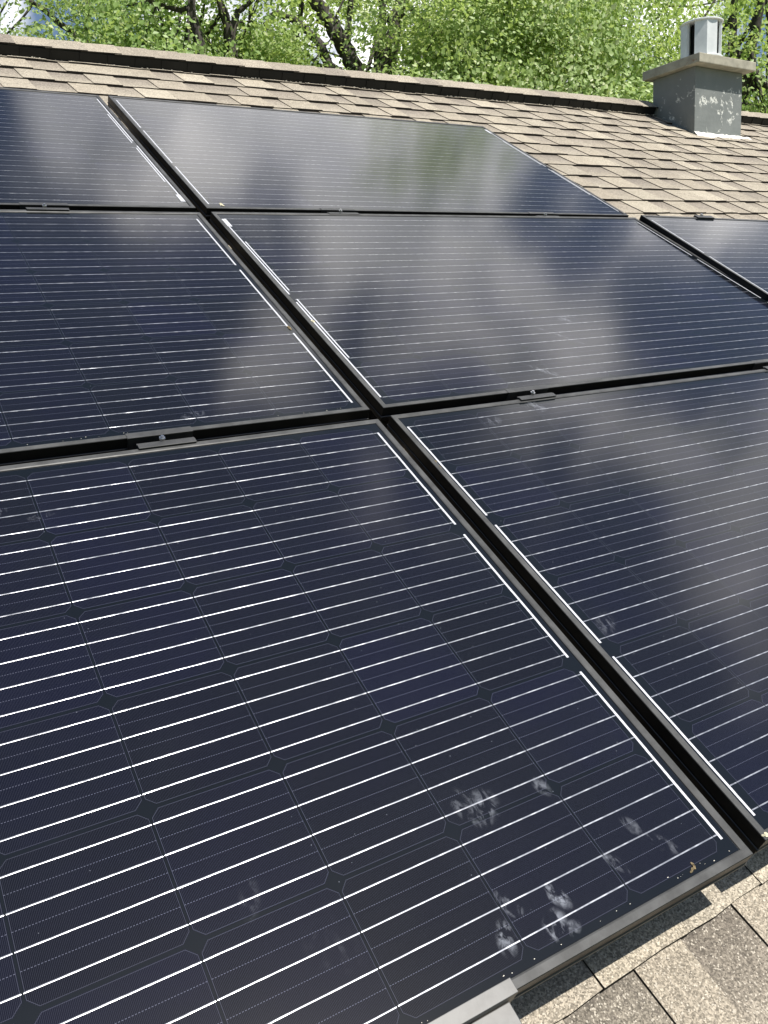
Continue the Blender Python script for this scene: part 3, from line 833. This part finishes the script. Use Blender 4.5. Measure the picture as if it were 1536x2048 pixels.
def tree(name, label, cat, base, height, crown_c, crown_r, nclus, per, leaf, lm, bm_, seed_, limbs=(), trunk_r=.22, keep=None, sig=.23, nbr=26):
    """trunk with limbs, and a crown of leaf clusters spread through its volume"""
    r_ = random.Random(seed_); g = np.random.default_rng(seed_)
    base = Vector(base)
    t = thing(name, label, cat, Matrix.Translation(base), 'trees behind the roof')
    tb = MB()
    cc = Vector(crown_c)
    tips = []
    if not limbs:
        top = Vector((cc.x + r_.uniform(-.4, .4), cc.y + r_.uniform(-.4, .4), base.z + height * .86))
        pts = wander(base, top, 9, .10, r_)
        tb.tube([p - base for p in pts], [trunk_r * (1 - .86 * (i / 9) ** .8) for i in range(10)], 9)
        spine = [(p, trunk_r * (1 - .86 * (i / 9) ** .8)) for i, p in enumerate(pts)][3:]
    else:
        spine = []
        for pl, ra, rb in limbs:
            n = len(pl); rad = [ra + (rb - ra) * i / (n - 1) for i in range(n)]
            # subdivide for a slightly crooked limb
            q = []; qr = []
            for i in range(n - 1):
                for s_ in range(3):
                    f = s_ / 3
                    w = pl[i].lerp(pl[i + 1], f)
                    if s_: w += Vector((r_.gauss(0, 1), r_.gauss(0, 1), r_.gauss(0, 1))) * ra * .16
                    q.append(w); qr.append((rad[i] + (rad[i + 1] - rad[i]) * f) * r_.uniform(.92, 1.08))
            q.append(pl[-1]); qr.append(rad[-1])
            tb.tube([p - base for p in q], qr, 9)
            spine += list(zip(q[2:], qr[2:]))
    for i in range(nbr):
        p, rr_ = spine[r_.randrange(len(spine))]
        d = Vector(g.normal(size=3)); d.normalize(); d.z = abs(d.z) * .7 + .1
        tgt = cc + Vector((d.x * crown_r[0], d.y * crown_r[1], (d.z * 1.5 - .75) * crown_r[2])) * r_.uniform(.6, .95)
        pts = wander(p, tgt, 7, .22, r_)
        r0 = min(rr_ * .55, .06)
        tb.tube([q - base for q in pts], [r0 * (1 - .88 * k / 7) for k in range(8)], 5)
        tips += pts[3:]
        for s_ in range(2):
            k = r_.randrange(3, 7)
            e_ = pts[k] + Vector((r_.gauss(0, 1), r_.gauss(0, 1), r_.gauss(0, .6))) * .8
            tw = wander(pts[k], e_, 4, .25, r_)
            tb.tube([q - base for q in tw], [r0 * .4 * (1 - .8 * j / 4) for j in range(5)], 4)
            tips += tw[2:]
    tb.build('trunk', bm_, t, smooth=True)
    # clusters
    cen = []
    while len(cen) < nclus:
        if r_.random() < .35 and tips:
            p = tips[r_.randrange(len(tips))] + Vector((r_.gauss(0, .3), r_.gauss(0, .3), r_.gauss(0, .25)))
        else:
            d = Vector(g.normal(size=3)); d.normalize()
            q = r_.random() ** .45
            p = cc + Vector((d.x * crown_r[0], d.y * crown_r[1], d.z * crown_r[2])) * q
            # lumpy outline
            lump = math.sin(p.x * 1.7 + seed_) + math.sin(p.y * 1.9 + seed_ * 2) + math.sin(p.z * 2.1 + seed_ * 3)
            if lump < -0.75 and r_.random() < .8: continue
        if not open_sight(p, r_): continue
        if keep is not None and not keep(p, r_): continue
        cen.append(p)
    C_ = np.array([c[:] for c in cen]) - np.array(base[:])
    n = nclus * per
    idx = np.repeat(np.arange(nclus), per)
    csz = g.uniform(.6, 1.35, nclus)
    pos = C_[idx] + g.normal(size=(n, 3)) * np.array([sig, sig, sig * .62]) * csz[idx][:, None]
    # each cluster's sprays lean one way
    lean = g.normal(size=(nclus, 3)); lean[:, 2] -= .35
    ax = lean[idx] * 1.0 + g.normal(size=(n, 3)) * .65
    ax /= np.linalg.norm(ax, axis=1)[:, None]
    # leaves at the rim of a crown face outward and towards the light
    out = (C_ + np.array(base[:]) - np.array(cc[:])) / np.array(crown_r); out /= np.linalg.norm(out, axis=1)[:, None] + 1e-6
    up = (out * .85 + np.array([0.12, -0.45, 0.72]))[idx] + (g.normal(size=(nclus, 3)) * .40)[idx] + g.normal(size=(n, 3)) * .28
    sd_ = np.cross(ax, up); sd_ /= np.linalg.norm(sd_, axis=1)[:, None] + 1e-9
    nm = np.cross(sd_, ax)
    L = leaf * g.uniform(.6, 1.25, n)[:, None]
    wv = L * g.uniform(.30, .46, n)[:, None]
    v0_ = pos; v2_ = pos + ax * L
    mid = pos + ax * L * .42
    v1_ = mid + sd_ * wv + nm * L * .10; v3_ = mid - sd_ * wv + nm * L * .10
    V = np.stack([v0_, v1_, v2_, v3_], 1).reshape(-1, 3).astype(np.float32)
    F = np.arange(n)[:, None] * 4
    T_ = np.concatenate([F + np.array([[0, 1, 2]]), F + np.array([[0, 2, 3]])], 1).reshape(-1).astype(np.int32)
    me = bpy.data.meshes.new('crown')
    me.vertices.add(n * 4); me.vertices.foreach_set('co', V.ravel())
    me.loops.add(n * 6); me.loops.foreach_set('vertex_index', T_)
    me.polygons.add(n * 2); me.polygons.foreach_set('loop_start', np.arange(n * 2, dtype=np.int32) * 3)
    me.materials.append(lm)
    tone = np.clip(g.normal(.5, .22, nclus)[idx] * .8 + g.uniform(0, 1, n) * .2, 0, 1)
    cl_ = np.stack([tone, g.uniform(0, 1, n), np.zeros(n), np.ones(n)], 1).astype(np.float32)
    at = me.color_attributes.new('tone', 'FLOAT_COLOR', 'POINT')
    at.data.foreach_set('color', np.repeat(cl_, 4, axis=0).ravel())
    me.update(calc_edges=True); me.validate()
    ob = bpy.data.objects.new('crown', me); COL.objects.link(ob); ob.parent = t
    return t

def gp(px, dist):
    p = at_px(px, 120, dist); return Vector((p.x, p.y, 0))

# the big forked tree behind the ridge
D1 = 13.5
P1 = lambda x, y, d=D1: at_px(x, y, d)
# sight gaps: the photo shows bare limbs and open sky here, so few leaf sprays hang in these places
STEMS = [[(735, 200), (708, 150), (683, 80), (655, 40), (640, 5)], [(775, 150), (785, 90), (795, 40)], [(668, 150), (640, 95), (622, 66), (590, 45)],
         [(399, 112), (391, 60), (380, 0)], [(464, 118), (458, 55), (440, 10)], [(350, 18), (300, 3)], [(480, 44), (530, 50)], [(160, 85), (140, 60), (100, 30), (52, -2)],
         [(1478, 210), (1497, 150), (1510, 60)], [(1230, 175), (1290, 100), (1330, 40)]]
OPEN = [(45, 40, 62, 52, .62), (130, 70, 45, 32, .8), (662, 112, 44, 44, .98), (713, 90, 28, 50, .9), (740, 130, 16, 22, .8), (775, 20, 10, 12, .5), (215, 62, 22, 40, .6), (845, 95, 12, 14, .5), (1085, 8, 14, 14, .8)]
def to_px(p):
    d = p - cw; z = d.dot(fwd)
    return 768 + FPX * d.dot(right) / z, 1024 + FPX * d.dot(down) / z
def seg_d(px, py, a, b_):
    vx, vy = b_[0] - a[0], b_[1] - a[1]; f = max(0, min(1, ((px - a[0]) * vx + (py - a[1]) * vy) / (vx * vx + vy * vy)))
    return math.hypot(px - a[0] - f * vx, py - a[1] - f * vy)
def open_sight(p, r_):
    x, y = to_px(p)
    if y > 320 or y < -160: return True
    for (ox, oy, ra, rb, pr) in OPEN:
        if ((x - ox) / ra) ** 2 + ((y - oy) / rb) ** 2 < 1 and r_.random() < pr: return False
    if (p - cw).length < 17:
        for st in STEMS:
            if min(seg_d(x, y, st[i], st[i + 1]) for i in range(len(st) - 1)) < 22 and r_.random() < .95: return False
    return True
b1 = gp(720, D1)
limbs1 = [
    ([b1, P1(728, 420), P1(735, 300)], .34, .24),
    ([P1(735, 300), P1(716, 170), P1(700, 120), P1(680, 78), P1(655, 40), P1(634, 8), P1(610, -60), P1(560, -190)], .15, .07),
    ([P1(745, 300), P1(768, 165), P1(778, 110), P1(790, 60), P1(798, 25), P1(812, -60), P1(830, -220)], .15, .06),
    ([P1(764, 180), P1(757, 110), P1(764, 50), P1(764, 10), P1(772, -120)], .085, .05),
    ([P1(705, 230), P1(664, 142), P1(648, 108), P1(638, 86), P1(616, 62), P1(585, 38), P1(557, 26), P1(530, 50), P1(518, 70)], .085, .03),
    ([P1(692, 110), P1(697, 60), P1(702, 0), P1(712, -90)], .06, .03)]
tree('maple_tree', 'big forked tree with dark leaning limbs and light green leaves behind the ridge', 'tree', b1, 12.0,
     b1 + Vector((.3, .8, 7.0)), (4.2, 3.2, 3.6), 540, 170, .066, M_leafA, M_bark, 21, limbs1, nbr=12)
# slim dark twin stems left of it
D2 = 12.0
P2 = lambda x, y, d=D2: at_px(x, y, d)
b2 = gp(400, D2)
limbs2 = [([b2, P2(402, 330), P2(399, 112), P2(391, 60), P2(382, 15), P2(378, -60), P2(372, -200)], .10, .035),
          ([P2(384, 20), P2(350, 18), P2(322, 10), P2(295, 2), P2(268, 10), P2(250, 8)], .035, .012)]
tree('young_tree', 'slim dark stemmed tree with a crooked side branch behind the ridge, near the sky gap', 'tree', b2, 9.0,
     b2 + Vector((-.1, .9, 6.7)), (1.9, 1.9, 2.6), 330, 150, .066, M_leafB, M_bark, 5, limbs2, nbr=10)
b3 = gp(465, D2 + .6)
P3 = lambda x, y: at_px(x, y, D2 + .6)
limbs3 = [([b3, P3(466, 330), P3(464, 118), P3(458, 55), P3(445, 20), P3(432, -10), P3(420, -120)], .10, .035),
          ([P3(460, 60), P3(476, 22), P3(500, 5), P3(530, -30)], .05, .02),
          ([P3(462, 70), P3(480, 44), P3(505, 42), P3(540, 62)], .018, .006)]
tree('young_tree', 'slim dark tree forking in two just above the ridge, left of the big leaning limbs', 'tree', b3, 9.0,
     b3 + Vector((.3, 1.2, 6.9)), (2.2, 2.0, 2.8), 380, 150, .066, M_leafB, M_bark, 9, limbs3, nbr=10)
# sparse branch of a tree at the far left, sky behind it
D4 = 15.0
b4 = gp(185, D4)
P4 = lambda x, y: at_px(x, y, D4)
limbs4 = [([b4, P4(190, 330), P4(160, 85), P4(140, 60), P4(100, 30), P4(52, -2), P4(-30, -60)], .075, .02),
          ([P4(190, 330), P4(172, 60), P4(176, 10), P4(170, -120)], .075, .03)]
tree('young_tree', 'open crowned tree at the far left with blue sky showing through', 'tree', b4, 9.0,
     b4 + Vector((-.7, .4, 8.2)), (2.8, 2.0, 2.4), 190, 110, .075, M_leafC, M_bark, 15, limbs4, nbr=8, sig=.26,
     keep=lambda p, r_: r_.random() < .8)
tree('maple_tree', 'broad pale green tree filling the middle behind the ridge', 'tree', gp(965, 12.6), 10.5,
     gp(965, 12.6) + Vector((0, .2, 6.7)), (3.0, 2.6, 3.6), 620, 170, .066, M_leafC, M_bark, 33, trunk_r=.15, nbr=30)
tree('maple_tree', 'yellow green tree just left of the chimney, with thin dark branches', 'tree', gp(1190, 13.5), 9.5,
     gp(1190, 13.5) + Vector((0, .3, 6.0)), (2.7, 2.6, 3.2), 540, 170, .066, M_leafA, M_bark, 41, trunk_r=.13, nbr=30)
b7 = gp(1475, 13.0); P7 = lambda x, y: at_px(x, y, 13.0)
limbs7 = [([b7, P7(1478, 420), P7(1478, 210), P7(1497, 150), P7(1512, 60), P7(1522, 0), P7(1540, -90)], .13, .04),
          ([P7(1478, 300), P7(1465, 180), P7(1470, 100), P7(1466, 30), P7(1468, -60)], .09, .03)]
tree('maple_tree', 'green tree with a forking dark stem directly behind and right of the chimney', 'tree', b7, 9.0,
     b7 + Vector((.4, .7, 5.9)), (3.0, 2.4, 3.0), 500, 160, .066, M_leafB, M_bark, 55, limbs7, nbr=22)
# more distant trees closing the gaps
tree('distant_tree', 'darker tree further back, seen in the gaps between the slim stems', 'tree', gp(330, 24), 11.5,
     gp(330, 24) + Vector((0, 0, 6.6)), (4.2, 3.5, 4.6), 520, 120, .11, M_leafB, M_bark2, 61, trunk_r=.2)
tree('distant_tree', 'far tree behind the big forked tree with leaning limbs', 'tree', gp(840, 25), 12.5,
     gp(840, 25) + Vector((0, 0, 7.0)), (4.6, 3.8, 5.2), 480, 110, .11, M_leafB, M_bark2, 67, trunk_r=.2)
tree('distant_tree', 'far tall tree behind the broad pale green tree', 'tree', gp(1085, 23), 21.0,
     gp(1085, 23) + Vector((0, 0, 13.0)), (4.0, 3.8, 9.0), 620, 110, .11, M_leafA, M_bark2, 71, trunk_r=.22)
tree('distant_tree', 'far tree behind the chimney at the right edge', 'tree', gp(1430, 22), 11.0,
     gp(1430, 22) + Vector((0, 0, 6.0)), (5.0, 3.6, 4.6), 440, 110, .11, M_leafB, M_bark2, 77, trunk_r=.2)
tree('distant_tree', 'far tree filling the gap between the slim forked tree and the big leaning limbs', 'tree', gp(555, 21), 11.0,
     gp(555, 21) + Vector((0, 0, 6.4)), (3.4, 3.0, 4.4), 460, 110, .10, M_leafA, M_bark2, 83, trunk_r=.16)
